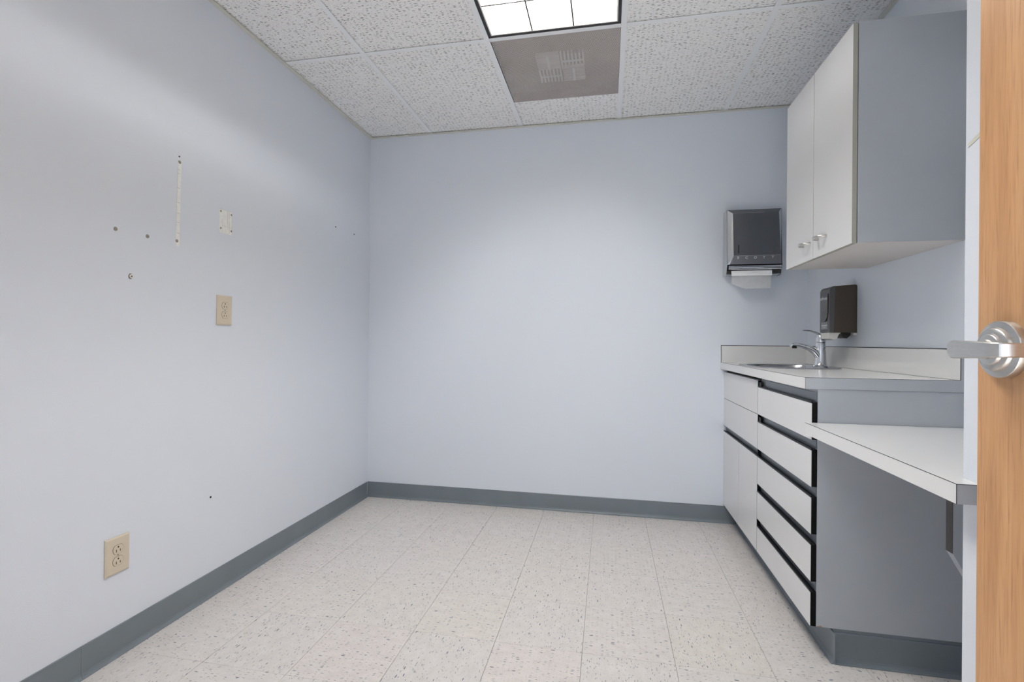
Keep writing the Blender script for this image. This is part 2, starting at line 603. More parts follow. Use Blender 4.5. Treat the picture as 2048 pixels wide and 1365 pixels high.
for a in range(5):
    for b in range(3):
        x0, x1, y0, y1 = xs[a] + 0.004, xs[a + 1] - 0.004, ys[b] + 0.004, ys[b + 1] - 0.004
        if a == 2 and b == 1:
            continue                                     # the light fixture
        if a == 2 and b == 2:
            panel(x0, x1, 2.757, y1)                     # strip of panel beyond the air grille
            continue
        panel(x0, x1, y0, y1)
BW = 0.0119
for i in range(4):
    x = CX + i * C
    bm = B(x - BW, x + BW, YF, YB - 0.0005, H, H + 0.0012)
    box(bm, x - 0.0008, x + 0.0008, YF, YB - 0.0005, H + 0.0012, H + 0.034)
    obj('grid_bar', bm, MAT['grid'], ceiling)
for jy in (CY, CY - 2 * C):
    for a in range(5):
        x0 = xs[a] + (BW + 0.0003 if a else 0.0005)
        x1 = xs[a + 1] - (BW + 0.0003 if a < 4 else 0.0005)
        bm = B(x0, x1, jy - BW, jy + BW, H + 0.0004, H + 0.0014)
        box(bm, x0, x1, jy - 0.0008, jy + 0.0008, H + 0.0014, H + 0.034)
        obj('grid_bar', bm, MAT['grid'], ceiling)
# perimeter angle
AW = 0.020
for nm, bx in (('trim_4', (XL + 0.0003, XL + AW, YF, YB - 0.0004)), ('trim_5', (XL + AW + 0.0003, XR - AW - 0.0003, YB - AW, YB - 0.0003)),
               ('trim_6', (XR - AW, XR - 0.0003, YJ + 0.001, YB - 0.0004))):
    bm = B(*bx, H - 0.0030, H - 0.0002)
    struct(nm, bm, MAT['angle'], 'cream metal angle where the ceiling meets the wall')

# vinyl cove base along left and back wall, in lengths with visible joints
BH = 0.1005
COVE = [(0, 0), (0.0135, 0), (0.0135, 0.0014), (0.0085, 0.0045), (0.0052, 0.0095), (0.0036, 0.017), (0.0032, BH - 0.002), (0.0018, BH), (0, BH)]
bl = thing('baseboard_left', (XL, 1.5, 0), None, None)
bl['kind'] = 'structure'
for a, b in ((0.02, 1.2300), (1.2308, 2.4810), (2.4818, YB - 0.014)):
    obj('base_strip', prism(bmesh.new(), [(XL + 0.0003 + x, z + 0.0006) for x, z in COVE], 'y', a, b), MAT['cove'], bl)
bb = thing('baseboard_back', (0, YB, 0), None, None)
bb['kind'] = 'structure'
for a, b in ((XL + 0.0006, -1.3245), (-1.3237, 0.7455)):
    obj('base_strip', prism(bmesh.new(), [(YB - 0.0003 - x, z + 0.0006) for x, z in COVE], 'x', a, b), MAT['cove'], bb)
be = thing('baseboard_entry', (XJ, 0.6, 0), None, None)
be['kind'] = 'structure'
obj('base_strip', prism(bmesh.new(), [(XJ - 0.0003 - x, z + 0.0006) for x, z in COVE], 'y', 0.02, YJ + 0.012), MAT['cove'], be)

# ------------------------------------------------------------------ open oak door with lever
DXF, DY1, DT = 0.590, 0.926, 0.0445
door = obj('door_1', B(DXF, DXF + DT, 0.012, DY1, 0.008, 2.040, bev=0.0012), MAT['oak'])
tag(door, 'oak veneer door standing open at the right with a satin lever', None, kind='structure')
SY, SZ = 0.868, 1.0555
rose = obj('door_handle', lathe(bmesh.new(), [(0.0435, 0), (0.0435, 0.0095), (0.0425, 0.011), (0.0335, 0.0135), (0.0325, 0.0175), (0.0310, 0.0190), (0.0245, 0.0205), (0.0235, 0.0235), (0.0225, 0.0245), (0.0150, 0.0255), (0.0150, 0.030)],
                                  (DXF - 0.0002, SY, SZ), (-1, 0, 0), 64), MAT['satin'], door, smooth=True)
tag(rose, 'satin steel round rose with lever')
# lever: neck, flat blade with a rounded heel, bend and return toward the door
bm = bmesh.new()
lathe(bm, [(0.0115, 0.0302), (0.0115, 0.058)], (DXF, SY, SZ), (-1, 0, 0), 28)
obj('lever_neck', bm, MAT['satin'], rose, smooth=True)
bm = bmesh.new()
XB = DXF - 0.0655
path = [(0.0, 0.8885), (0.0, 0.8878), (0.0, 0.8858), (0.0, 0.8820), (0.0, 0.8765), (0.0, 0.84), (0.0, 0.81), (0.0008, 0.798), (0.004, 0.790), (0.011, 0.7855), (0.022, 0.7845), (0.040, 0.7845), (0.056, 0.7845)]
hts = [0.0050, 0.0078, 0.0108, 0.0132, 0.0141, 0.0128, 0.0112, 0.0106, 0.0104, 0.0102, 0.0100, 0.0098, 0.0096]
thk = 0.0085
rings = []
for k, ((dx, y), hh) in enumerate(zip(path, hts)):
    a, b = path[max(k - 1, 0)], path[min(k + 1, len(path) - 1)]
    t = Vector((b[0] - a[0], b[1] - a[1])).normalized()
    nrm = Vector((-t.y, t.x))                         # points inward (toward the door side)
    if nrm.x < 0 and k < 7:
        nrm = -nrm
    if k >= 7 and nrm.dot(Vector((1, 1))) < 0:
        nrm = -nrm
    o_ = Vector((XB + dx, y))
    i_ = o_ + nrm * thk
    ch = 0.0016
    rings.append([(o_.x, o_.y, SZ - 0.0005 - hh + ch), (o_.x, o_.y, SZ - 0.0005 + hh - ch),
                  (o_.x + nrm.x * ch, o_.y + nrm.y * ch, SZ - 0.0005 + hh), (i_.x, i_.y, SZ - 0.0005 + hh),
                  (i_.x, i_.y, SZ - 0.0005 - hh), (o_.x + nrm.x * ch, o_.y + nrm.y * ch, SZ - 0.0005 - hh)])
vr = [[bm.verts.new(p_) for p_ in r] for r in rings]
for a, b in zip(vr, vr[1:]):
    for k in range(6):
        bm.faces.new((a[k], a[(k + 1) % 6], b[(k + 1) % 6], b[k]))
bm.faces.new(vr[0])
bm.faces.new(vr[-1])
bmesh.ops.recalc_face_normals(bm, faces=bm.faces)
obj('lever', bm, MAT['satin'], rose, smooth=True)
# hinges and latch plate
for hz in (0.25, 1.03, 1.80):
    obj('hinge', lathe(bmesh.new(), [(0.006, 0), (0.006, 0.10)], (DXF + 0.052, 0.016, hz), (0, 0, 1), 12), MAT['satin'], door, smooth=True)
obj('latch_plate', B(DXF + 0.009, DXF + 0.0355, DY1 - 0.0004, DY1 + 0.0008, SZ - 0.0285, SZ + 0.0285), MAT['satin'], door)

# ------------------------------------------------------------------ base cabinets
XFc = 0.674        # face of drawer fronts
XBk = 0.692        # back of drawer fronts
YE, YS, YD = 1.808, 2.412, 3.052
ZB, ZT_ = 0.113, 0.9095
TOP = [0.862, 0.703, 0.544, 0.385, 0.226]
PH = 0.1225
TK = 0.748          # toe kick plane


def toe(parent, y0, y1, end=False):
    pts = [(TK - 0.0003 - x, z + 0.0006) for x, z in COVE]
    bm = prism(bmesh.new(), pts, 'y', y0, y1)
    return obj('cove_base', bm, MAT['cove'], parent)


dc = thing('drawer_cabinet', (0.9, 2.1, 0), 'base cabinet with five white drawers and black finger pulls, beside the low desk', 'cabinet')
bm = B(XBk + 0.0005, XR - 0.001, YE, YS - 0.0006, 0.1125, ZT_)
obj('carcass', bm, MAT['grey_shade_lam'], dc)
obj('plinth', B(TK, XR - 0.001, YE + 0.0005, YS - 0.0006, 0.0005, 0.112), MAT['cove'], dc)
toe(dc, YE - 0.012, YS - 0.0006)
obj('cove_base', prism(bmesh.new(), [(YE - 0.0003 - x, z + 0.0006) for x, z in COVE], 'x', TK - 0.0032, XR - 0.001), MAT['cove'], dc)
obj('edge_chip', prism(bmesh.new(), [(XBk + 0.001, 0.1135), (XBk + 0.020, 0.1135), (XBk + 0.016, 0.1165), (XBk + 0.006, 0.1150)], 'y', YE - 0.0006, YE - 0.0001), MAT['raw_wood'], dc)
yd0, yd1 = YE + 0.001, YS - 0.0035
obj('gap_strip', B(XFc + 0.0020, XBk, yd1 + 0.0003, YS - 0.0002, ZB, 0.8925), MAT['black_chip'], dc)
for zt in TOP:
    zb = max(zt - PH, ZB)
    fr = obj('drawer_front', B(XFc, XFc + 0.0015, yd0, yd1, zb, zt), MAT['white_lam'], dc)
    obj('black_edge', B(XFc + 0.0016, XBk, yd0 - 0.0010, yd1, zb, zt), MAT['black_chip'], fr)
    # finger pull: black ledge with a lip in front of a dark channel
    bm = bmesh.new()
    prism(bm, [(XFc - 0.0006, zt + 0.0003), (XBk, zt + 0.0003), (XBk, zt + 0.0030), (XFc + 0.006, zt + 0.0036), (XFc + 0.0035, zt + 0.0062), (XFc - 0.0006, zt + 0.0062)], 'y', yd0, yd1)
    obj('pull_ledge', bm, MAT['black'], fr)
    zc = zt + 0.0362 if zt < 0.8 else 0.8985
    obj('pull_channel', B(XBk - 0.0035, XBk, yd0, yd1, zt + 0.0066, zc), MAT['pull_grey'], fr)
    if zt > 0.6:
        obj('pull_end', B(XFc + 0.004, XBk - 0.0036, yd1 - 0.030, yd1 - 0.001, zt + 0.0066, zt + 0.024), MAT['black'], fr)

sc_ = thing('sink_cabinet', (0.9, 2.7, 0), 'base cabinet with two white doors under the sink, against the back wall', 'cabinet')
obj('carcass', B(XBk + 0.0005, XR - 0.001, YS, YB - 0.001, 0.1125, 0.735), MAT['grey_shade_lam'], sc_)
obj('front_rail', B(XBk + 0.0005, 0.705, YS, YB - 0.001, 0.7355, ZT_), MAT['black_chip'], sc_)
obj('plinth', B(TK, XR - 0.001, YS, YB - 0.001, 0.0005, 0.112), MAT['cove'], sc_)
toe(sc_, YS + 0.0006, YB - 0.016)
ys0, ys1 = YS + 0.0035, YB - 0.0015
fp = obj('fixed_panel', B(XFc, XBk, ys0, ys1, 0.7395, 0.8925), MAT['white_lam'], sc_)
# second panel in three pieces: narrow stiles beside a wide middle piece
for a, b in ((ys0, 2.470), (2.4708, 3.0080), (3.0088, ys1)):
    obj('fixed_panel', B(XFc, XBk, a, b, 0.5805, 0.7365), MAT['white_lam'], sc_)
zt = 0.544
for nm_, bx in (('gap_strip', (YS + 0.0002, ys0 - 0.0003, ZB, 0.8925)), ('gap_strip', (2.7273, 2.7307, ZB, zt)), ('gap_strip', (ys0, ys1, 0.7367, 0.7393))):
    obj(nm_, B(XFc + 0.0020, XBk, *bx), MAT['black_chip'], sc_)
yl = (ys0, 2.7290, ys1)
for k in range(2):
    a, b = yl[k] + (0.0018 if k else 0.0), yl[k + 1] - (0.0018 if k == 0 else 0)
    dr = obj('cabinet_door', B(XFc, XFc + 0.0015, a, b, ZB, zt), MAT['white_lam'], sc_)
    obj('black_edge', B(XFc + 0.0016, XBk, a, b, ZB, zt), MAT['black_chip'], dr)
    bm = bmesh.new()
    prism(bm, [(XFc - 0.0006, zt + 0.0003), (XBk, zt + 0.0003), (XBk, zt + 0.0030), (XFc + 0.006, zt + 0.0036), (XFc + 0.0035, zt + 0.0062), (XFc - 0.0006, zt + 0.0062)], 'y', a, b)
    obj('pull_ledge', bm, MAT['black'], dr)
    obj('pull_channel', B(XBk - 0.0035, XBk, a, b, zt + 0.0066, zt + 0.0358), MAT['pull_grey'], dr)

# ------------------------------------------------------------------ worktop with splashbacks
XC, ZC0, ZC = 0.653, 0.9105, 0.9490
SCX, SCY, SHX, SHY = 0.870, 2.640, 0.178, 0.205      # sink cut-out
SP = 0.016                                           # splash thickness


def superell(cx, cy, a, b, e, n_):
    out = []
    for k in range(n_):
        t = 2 * math.pi * k / n_
        c_, s_ = math.cos(t), math.sin(t)
        out.append((cx + a * math.copysign(abs(c_) ** (2 / e), c_), cy + b * math.copysign(abs(s_) ** (2 / e), s_)))
    return out


def slab_hole(x0, x1, y0, y1, z0, z1, cx, cy, hole):
    ang = sorted([(math.atan2(q[1] - cy, q[0] - cx), q) for q in hole])
    corners = [math.atan2(y - cy, x - cx) for x in (x0, x1) for y in (y0, y1)]
    hs = [a for a, _ in ang]
    pts = [q for _, q in ang]
    outer = []
    for a in hs:
        c_, s_ = math.cos(a), math.sin(a)
        tx = ((x1 if c_ > 0 else x0) - cx) / c_ if abs(c_) > 1e-9 else 1e9
        ty = ((y1 if s_ > 0 else y0) - cy) / s_ if abs(s_) > 1e-9 else 1e9
        t = min(tx, ty)
        outer.append([cx + c_ * t, cy + s_ * t])
    for ca, (x, y) in zip(corners, [(x, y) for x in (x0, x1) for y in (y0, y1)]):
        k = min(range(len(hs)), key=lambda q: abs(math.atan2(math.sin(hs[q] - ca), math.cos(hs[q] - ca))))
        outer[k] = [x, y]
    bm = bmesh.new()
    n_ = len(pts)
    V = [[bm.verts.new((x, y, z)) for x, y in ring] for z in (z0, z1) for ring in (outer, pts)]
    ob, ib, ot, it = V
    for k in range(n_):
        j = (k + 1) % n_
        bm.faces.new((ot[k], ot[j], it[j], it[k]))
        bm.faces.new((ob[j], ob[k], ib[k], ib[j]))
        bm.faces.new((ob[k], ob[j], ot[j], ot[k]))
        bm.faces.new((ib[j], ib[k], it[k], it[j]))
    bmesh.ops.recalc_face_normals(bm, faces=bm.faces)
    return bm


wt = thing('worktop', (0.9, 2.4, ZC0), 'off-white laminate worktop with splashbacks, holding the sink in the corner', 'worktop')
YC = 1.806
hole = superell(SCX, SCY, SHX, SHY, 4.0, 72)
obj('counter_slab', slab_hole(XC, XR - 0.0008, YC, YB - 0.0008, ZC0, ZC, SCX, SCY, hole), MAT['top_lam'], wt)
ZS = 1.0505
sr = obj('splashback', B(XR - SP - 0.001, XR - 0.0008, YC + 0.0012, YB - 0.0009, ZC + 0.0002, ZS), MAT['top_lam'], wt)
sb = obj('splashback', B(XC, XR - SP - 0.0012, YB - SP - 0.001, YB - 0.0009, ZC + 0.0002, ZS), MAT['top_lam'], wt)
# bands greyed for shade on the near end and dark laminate seams
obj('end_band', B(XC + 0.0006, XR - 0.0010, YC - 0.0012, YC - 0.0001, ZC0, ZC - 0.0004), MAT['grey_shade_lam'], wt)
obj('end_band', B(XR - SP - 0.0006, XR - 0.0010, YC - 0.0012, YC + 0.0011, ZC + 0.0004, ZS - 0.0006), MAT['grey_shade_lam'], sr)
sw = 0.0010
for nm_p, bx in ((wt, (XC - 0.0003, XC + 0.0006, YC - 0.001, YB - 0.001, ZC - sw, ZC + 0.0001)),
                 (wt, (XC - 0.0003, XC + 0.0005, YC - 0.0014, YC - 0.0002, ZC0, ZC)),
                 (wt, (XC, XR - SP - 0.002, YC - 0.0014, YC - 0.0004, ZC - sw, ZC + 0.0001)),
                 (sr, (XR - SP - 0.0016, XR - SP - 0.0004, YC - 0.0014, YB - SP - 0.002, ZS - 0.0028, ZS + 0.0003)),
                 (sr, (XR - SP - 0.0018, XR - SP - 0.0007, YC - 0.0015, YC + 0.0006, ZC + 0.001, ZS)),
                 (sr, (XR - SP - 0.0014, XR - SP - 0.0010, YC + 0.001, YB - SP - 0.002, ZC + 0.0002, ZC + 0.0008)),
                 (sb, (XC - 0.0004, XR - SP - 0.0022, YB - SP - 0.0016, YB - SP - 0.0006, ZS - 0.0028, ZS + 0.0003)),
                 (sb, (XC - 0.0008, XC + 0.0018, YB - SP - 0.0014, YB - SP - 0.0008, ZC + 0.0006, ZS))):
    obj('seam', B(*bx), MAT['seam'], nm_p)

# sink
sink = thing('sink', (SCX, SCY, ZC), 'small stainless steel drop-in sink set into the corner worktop', 'sink')
bm = bmesh.new()
prof = [(1.12, 0.0003), (1.125, 0.0026), (1.10, 0.0042), (1.00, 0.0040), (0.955, 0.0020), (0.925, -0.012), (0.90, -0.06), (0.87, -0.115), (0.78, -0.135), (0.30, -0.142)]
rings = []
for s_, z_ in prof:
    pts = superell(SCX, SCY, SHX * s_, SHY * s_, 3.4, 64)
    # the rim is kept inside the worktop edges
    rings.append([bm.verts.new((min(max(x, XC + 0.012), XR - SP - 0.004), y, ZC + z_)) for x, y in pts])
for a, b in zip(rings, rings[1:]):
    for k in range(64):
        bm.faces.new((a[k], a[(k + 1) % 64], b[(k + 1) % 64], b[k]))
bm.faces.new(rings[-1])
bmesh.ops.recalc_face_normals(bm, faces=bm.faces)
for f in bm.faces:
    if f.normal.z < -0.2 and f.calc_center_median().z > ZC - 0.05:
        pass
obj('basin', bm, MAT['steel'], sink, smooth=True)
obj('drain', lathe(bmesh.new(), [(0.022, 0), (0.020, 0.003), (0.0, 0.002)], (SCX, SCY, ZC - 0.1415), n=24), MAT['chrome'], sink, smooth=True)

# faucet
FXc, FYc, FZ = 1.022, 2.640, ZC + 0.0046
fa = thing('faucet', (FXc, FYc, FZ), 'single-lever chrome faucet at the wall side of the sink', 'faucet')
obj('faucet_body', lathe(bmesh.new(), [(0.030, 0), (0.030, 0.004), (0.0265, 0.008), (0.0235, 0.030), (0.0215, 0.075), (0.0205, 0.112), (0.0195, 0.1165)], (FXc, FYc, FZ), n=40), MAT['chrome'], fa, smooth=True)
pa = [(-0.010, 0.050), (-0.028, 0.074), (-0.050, 0.088), (-0.075, 0.097), (-0.100, 0.1035), (-0.120, 0.1055), (-0.131, 0.102), (-0.134, 0.094)]
fl = [(0.020, 0.016), (0.0205, 0.0160), (0.0205, 0.0145), (0.0205, 0.0125), (0.0205, 0.0110), (0.0195, 0.0095), (0.0165, 0.0070), (0.0110, 0.0045)]
sp = obj('spout', tube(bmesh.new(), [(FXc + x, FYc, FZ + z) for x, z in pa], 0, 20, fl), MAT['chrome'], fa, smooth=True)
obj('aerator', lathe(bmesh.new(), [(0.011, 0), (0.011, 0.012)], (FXc - 0.118, FYc, FZ + 0.0865), n=20), MAT['dusty_black'], sp, smooth=True)
# lever cap and swept handle
cap = obj('lever_cap', lathe(bmesh.new(), [(0.0205, 0.1185), (0.0208, 0.124), (0.0195, 0.142), (0.0150, 0.152), (0.0, 0.156)], (FXc, FYc, FZ), n=36), MAT['chrome'], fa, smooth=True)
pa = [(0.012, 0.145), (-0.006, 0.156), (-0.026, 0.166), (-0.048, 0.1735), (-0.068, 0.1765), (-0.082, 0.1755)]
fl = [(0.013, 0.008), (0.0145, 0.0075), (0.0135, 0.0062), (0.0125, 0.0052), (0.0115, 0.0048), (0.0085, 0.0036)]
obj('lever', tube(bmesh.new(), [(FXc + x, FYc, FZ + z) for x, z in pa], 0, 18, fl), MAT['chrome'], cap, smooth=True)
obj('gap_ring', lathe(bmesh.new(), [(0.0190, 0.1166), (0.0190, 0.1184)], (FXc, FYc, FZ), n=32), MAT['seam'], fa)

# ------------------------------------------------------------------ low desk shelf and its bracket
ZD0, ZD = 0.7590, 0.7972
dk = thing('desk_shelf', (0.9, 1.45, ZD0), 'low off-white laminate desk shelf with an end edge greyed for shade, in front of the cabinet end', 'desk')
YD0 = 1.0770
bm = prism(bmesh.new(), [(XC, YD0), (XJ - 0.0008, YD0), (XJ - 0.0008, YJ + 0.0008), (XR - 0.001, YJ + 0.0008), (XR - 0.001, YE - 0.002), (XC, YE - 0.002)], 'z', ZD0, ZD)
obj('shelf_slab', bm, MAT['top_lam'], dk)
obj('end_band', B(XC + 0.0005, XJ - 0.0010, YD0 - 0.0012, YD0 - 0.0001, ZD0, ZD - 0.0004), MAT['grey_shade_lam'], dk)  # shade on the near edge put into its grey
for bx in ((XC - 0.0003, XC + 0.0006, YD0 - 0.001, YE - 0.003, ZD - sw, ZD + 0.0001),
           (XC - 0.0003, XC + 0.0005, YD0 - 0.0014, YD0 - 0.0002, ZD0, ZD),
           (XC + 0.0005, XJ - 0.0012, YD0 - 0.0014, YD0 - 0.0004, ZD - sw, ZD + 0.0001)):
    obj('seam', B(*bx), MAT['seam'], dk)
bk = obj('shelf_bracket', prism(bmesh.new(), [(0.842, ZD0 - 0.0008), (0.842, 0.544), (0.900, 0.440), (XR - 0.001, 0.36), (XR - 0.001, ZD0 - 0.0008)], 'y', 1.398, 1.424), MAT['grey_shade_lam'])
obj('edge_band', B(0.8412, 0.8419, 1.3985, 1.4235, 0.5445, ZD0 - 0.001), plain('bracket_dark_edge', (0.07, 0.065, 0.062), 0.6), bk)
tag(bk, 'grey laminate support bracket under the low desk shelf', 'bracket')

# ------------------------------------------------------------------ wall cabinet
XU, XU1, XUB = 0.7944, 0.8090, 0.8115
YU0, YU1, YUM = 1.8165, 2.4260, 2.131
ZU0, ZU1 = 1.4000, 2.139
uc = thing('wall_cabinet', (0.95, 2.12, ZU0), 'white two-door wall cabinet with a side greyed partly for shade, above the worktop', 'cabinet')
obj('carcass', B(XUB, XR - 0.001, YU0, YU1, ZU0 + 0.0015, ZU1), MAT['grey_shade_lam'], uc)
obj('bottom_panel', B(XUB, XR - 0.001, YU0 + 0.001, YU1 - 0.001, ZU0, ZU0 + 0.0012), plain('wall_cabinet_underside', (0.62, 0.585, 0.56), 0.5, var=0.03), uc)
for a, b, hy in ((YU0 + 0.001, YUM - 0.0018, 2.045), (YUM + 0.0018, YU1, 2.190)):
    d = obj('cabinet_door', B(XU, XU + 0.0008, a, b, ZU0, ZU1 - 0.004), MAT['white_lam'], uc)
    obj('door_core', B(XU + 0.0008, XU1, a - 0.0002, b + 0.0002, ZU0 - 0.0004, ZU1 - 0.0036), MAT['door_edge'], d)
    path = []
    for k in range(13):
        t = math.pi * k / 12
        path.append((XU - 0.0005 - 0.029 * math.sin(t) ** 0.75, hy - 0.0335 * math.cos(t), ZU0 + 0.0665))
    obj('handle', tube(bmesh.new(), path, 0, 10, [(0.0040, 0.0056)] * 13), MAT['satin'], d, smooth=True)
obj('door_gap', B(XU1 + 0.0002, XUB - 0.0002, YU0 + 0.012, YU1 - 0.010, ZU0 + 0.010, ZU1 - 0.012), MAT['seam'], uc)

# ------------------------------------------------------------------ paper towel dispenser
PX0, PX1, PZ0, PZ1 = 0.662, 0.956, 1.452, 1.832
pt_ = thing('towel_dispenser', ((PX0 + PX1) / 2, YB, PZ0), 'steel paper towel dispenser mounted on the back wall', 'dispenser')
YW = YB - 0.0008
# side walls and back
for x0, x1 in ((PX0, PX0 + 0.003), (PX1 - 0.003, PX1)):
    bm = bmesh.new()
    prism(bm, [(YW, PZ0 + 0.002), (YW, PZ1), (YW - 0.078, PZ1 - 0.004), (YW - 0.096, PZ0 + 0.060), (YW - 0.070, PZ0)], 'x', x0, x1)
    obj('side_wall', bm, MAT['steel_side'], pt_)
obj('back_plate', B(PX0 + 0.0032, PX1 - 0.0032, YW - 0.002, YW, PZ0 + 0.006, PZ1 - 0.002), MAT['steel'], pt_)
obj('top_plate', prism(bmesh.new(), [(YW - 0.0022, PZ1 - 0.003), (YW - 0.0022, PZ1), (YW - 0.078, PZ1 - 0.004), (YW - 0.078, PZ1 - 0.007)], 'x', PX0 + 0.0032, PX1 - 0.0032), MAT['steel_front'], pt_)


def quadplate(name, pts, mat, parent, d=0.0016):
    """thin bent-metal facet: polygon in 3D given thickness along +Y"""
    bm = bmesh.new()
    A = [bm.verts.new(q) for q in pts]
    Bq = [bm.verts.new((q[0], q[1] + d, q[2])) for q in pts]
    bm.faces.new(A)
    bm.faces.new(Bq[::-1])
    for k in range(len(pts)):
        bm.faces.new((A[k], A[(k + 1) % len(pts)], Bq[(k + 1) % len(pts)], Bq[k]))
    bmesh.ops.recalc_face_normals(bm, faces=bm.faces)
    return obj(name, bm, mat, parent)


# front cover: framed facets around the main panel
ya, yb_, yc, yd = YW - 0.080, YW - 0.099, YW - 0.108, YW - 0.098
ix0, ix1 = PX0 + 0.030, PX1 - 0.022          # inner panel top
jx0, jx1 = PX0 + 0.034, PX1 - 0.012          # inner panel at the fold
zA, zB, zC, zD = PZ1 - 0.004, PZ1 - 0.028, PZ0 + 0.108, PZ0 + 0.060
o0, o1 = PX0 + 0.004, PX1 - 0.004
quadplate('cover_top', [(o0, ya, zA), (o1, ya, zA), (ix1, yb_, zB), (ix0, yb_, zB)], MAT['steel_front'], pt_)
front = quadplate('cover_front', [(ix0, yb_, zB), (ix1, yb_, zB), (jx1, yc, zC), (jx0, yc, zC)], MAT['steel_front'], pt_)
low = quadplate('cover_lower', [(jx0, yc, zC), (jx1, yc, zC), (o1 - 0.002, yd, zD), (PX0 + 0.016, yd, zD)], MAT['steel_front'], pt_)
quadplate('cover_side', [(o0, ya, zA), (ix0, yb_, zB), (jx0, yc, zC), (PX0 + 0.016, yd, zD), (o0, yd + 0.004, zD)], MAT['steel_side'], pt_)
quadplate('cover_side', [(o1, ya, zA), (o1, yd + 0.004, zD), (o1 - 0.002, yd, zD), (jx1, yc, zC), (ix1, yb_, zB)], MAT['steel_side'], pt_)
# rounded chrome lip
bm = bmesh.new()
lip = []
for k in range(9):
    t = -0.35 + (math.pi + 0.5) * k / 8
    lip.append((YW - 0.088 - 0.013 * math.sin(t), PZ0 + 0.044 + 0.014 * math.cos(t)))
prism(bm, lip, 'x', PX0 + 0.010, PX1 - 0.006)
obj('chrome_lip', bm, MAT['chrome'], pt_, smooth=True)
# lower tray edge with dark opening
obj('tray_edge', prism(bmesh.new(), [(YW - 0.0025, PZ0 + 0.003), (YW - 0.0025, PZ0 + 0.008), (YW - 0.060, PZ0 + 0.012), (YW - 0.060, PZ0 + 0.007)], 'x', PX0 + 0.0035, PX1 - 0.0035), MAT['steel_side'], pt_)
obj('opening', B(PX0 + 0.006, PX1 - 0.008, YW - 0.082, YW - 0.061, PZ0 + 0.012, PZ0 + 0.028), MAT['seam'], pt_)
# level-window slot
ys_ = yb_ + (yc - yb_) * 0.82
obj('level_slot', B(PX0 + 0.058, PX0 + 0.0625, ys_ - 0.003, ys_ + 0.002, zC + 0.012, zC + 0.060), MAT['seam'], front)
obj('fold_line', B(jx0 + 0.001, jx1 - 0.002, yc - 0.0006, yc - 0.0001, zC - 0.0005, zC + 0.0006), MAT['steel_line'], front)
obj('fold_line', B(ix0 + 0.002, ix0 + 0.17, yb_ - 0.0006, yb_ - 0.0001, zB - 0.0004, zB + 0.0005), MAT['steel_line'], front)


def text_mesh(txt, size, depth, bold=0.0):
    cu = bpy.data.curves.new('lettering', 'FONT')
    cu.body = txt
    cu.size = size
    cu.extrude = depth
    cu.offset = bold
    cu.align_x = 'CENTER'
    cu.align_y = 'CENTER'
    to = bpy.data.objects.new('tmp_text', cu)
    COL.objects.link(to)
    dg = bpy.context.evaluated_depsgraph_get()
    me = bpy.data.meshes.new_from_object(to.evaluated_get(dg))
    bpy.data.objects.remove(to)
    bpy.data.curves.remove(cu)
    return me


def letters(txt, size, loc, rot, mat, parent, bold=0.0, sx=1.0):
    me = text_mesh(txt, size, 0.0003, bold)
    me.materials.clear()
    me.materials.append(mat)
    o = bpy.data.objects.new('lettering', me)
    COL.objects.link(o)
    o.parent = parent
    o.location = Vector(loc) - ORG[parent]
    o.rotation_euler = rot
    o.scale = (sx, 1, 1)
    ORG[o] = Vector(loc)
    return o


zl = zC - 0.012
yl_ = yc + (yd - yc) * 0.25 - 0.0012
for k, ch in enumerate('SCOTT'):
    letters(ch, 0.020, (PX0 + 0.058 + k * 0.0455, yl_, zl), (math.radians(90 + 11), 0, 0), MAT['print_white'], low, 0.0004)

# folded towel hanging from the slot
tw = thing('paper_towel', (0.79, YB - 0.08, 1.38), 'white folded paper towel hanging from the steel dispenser', 'paper towel')
tx0, tx1 = PX0 + 0.030, PX0 + 0.238
bm = bmesh.new()
prism(bm, [(YW - 0.086, PZ0 + 0.026), (YW - 0.090, PZ0 + 0.012), (YW - 0.091, PZ0 - 0.004), (YW - 0.088, PZ0 - 0.004), (YW - 0.0835, PZ0 + 0.026)], 'x', tx0 - 0.002, tx1 + 0.004)
obj('towel_fold', bm, MAT['towel'], tw)
bm = bmesh.new()
pl = []
ncol = 8
for k in range(ncol + 1):
    t = k / ncol
    x = tx0 + (tx1 - tx0) * t
    zb = (PZ0 - 0.048 - 0.030 * min(1, t / 0.35)) if t < 0.35 else (PZ0 - 0.078 + 0.006 * (t - 0.35))
    wv_ = 0.0022 * math.sin(t * 9)
    pl.append([(x, YW - 0.0855, PZ0 - 0.0036), (x, YW - 0.084 + wv_, PZ0 - 0.028), (x, YW - 0.080 + wv_ * 1.5, zb)])
vv = [[bm.verts.new(q) for q in col] for col in pl]
for a, b in zip(vv, vv[1:]):
    for k in range(2):
        bm.faces.new((a[k], b[k], b[k + 1], a[k + 1]))
bmesh.ops.solidify(bm, geom=bm.faces[:], thickness=0.0012)
bmesh.ops.recalc_face_normals(bm, faces=bm.faces)
obj('towel_sheet', bm, MAT['towel'], tw, smooth=True)

# ------------------------------------------------------------------ soap dispenser on the right wall
QY0, QY1, QX0, QZ0, QZ1 = 2.507, 2.606, 1.010, 1.116, 1.338
sd = thing('soap_dispenser', (1.07, 2.556, QZ0), 'smoky brown soap dispenser mounted above the faucet on the right wall', 'dispenser')
XW = XR - 0.0008
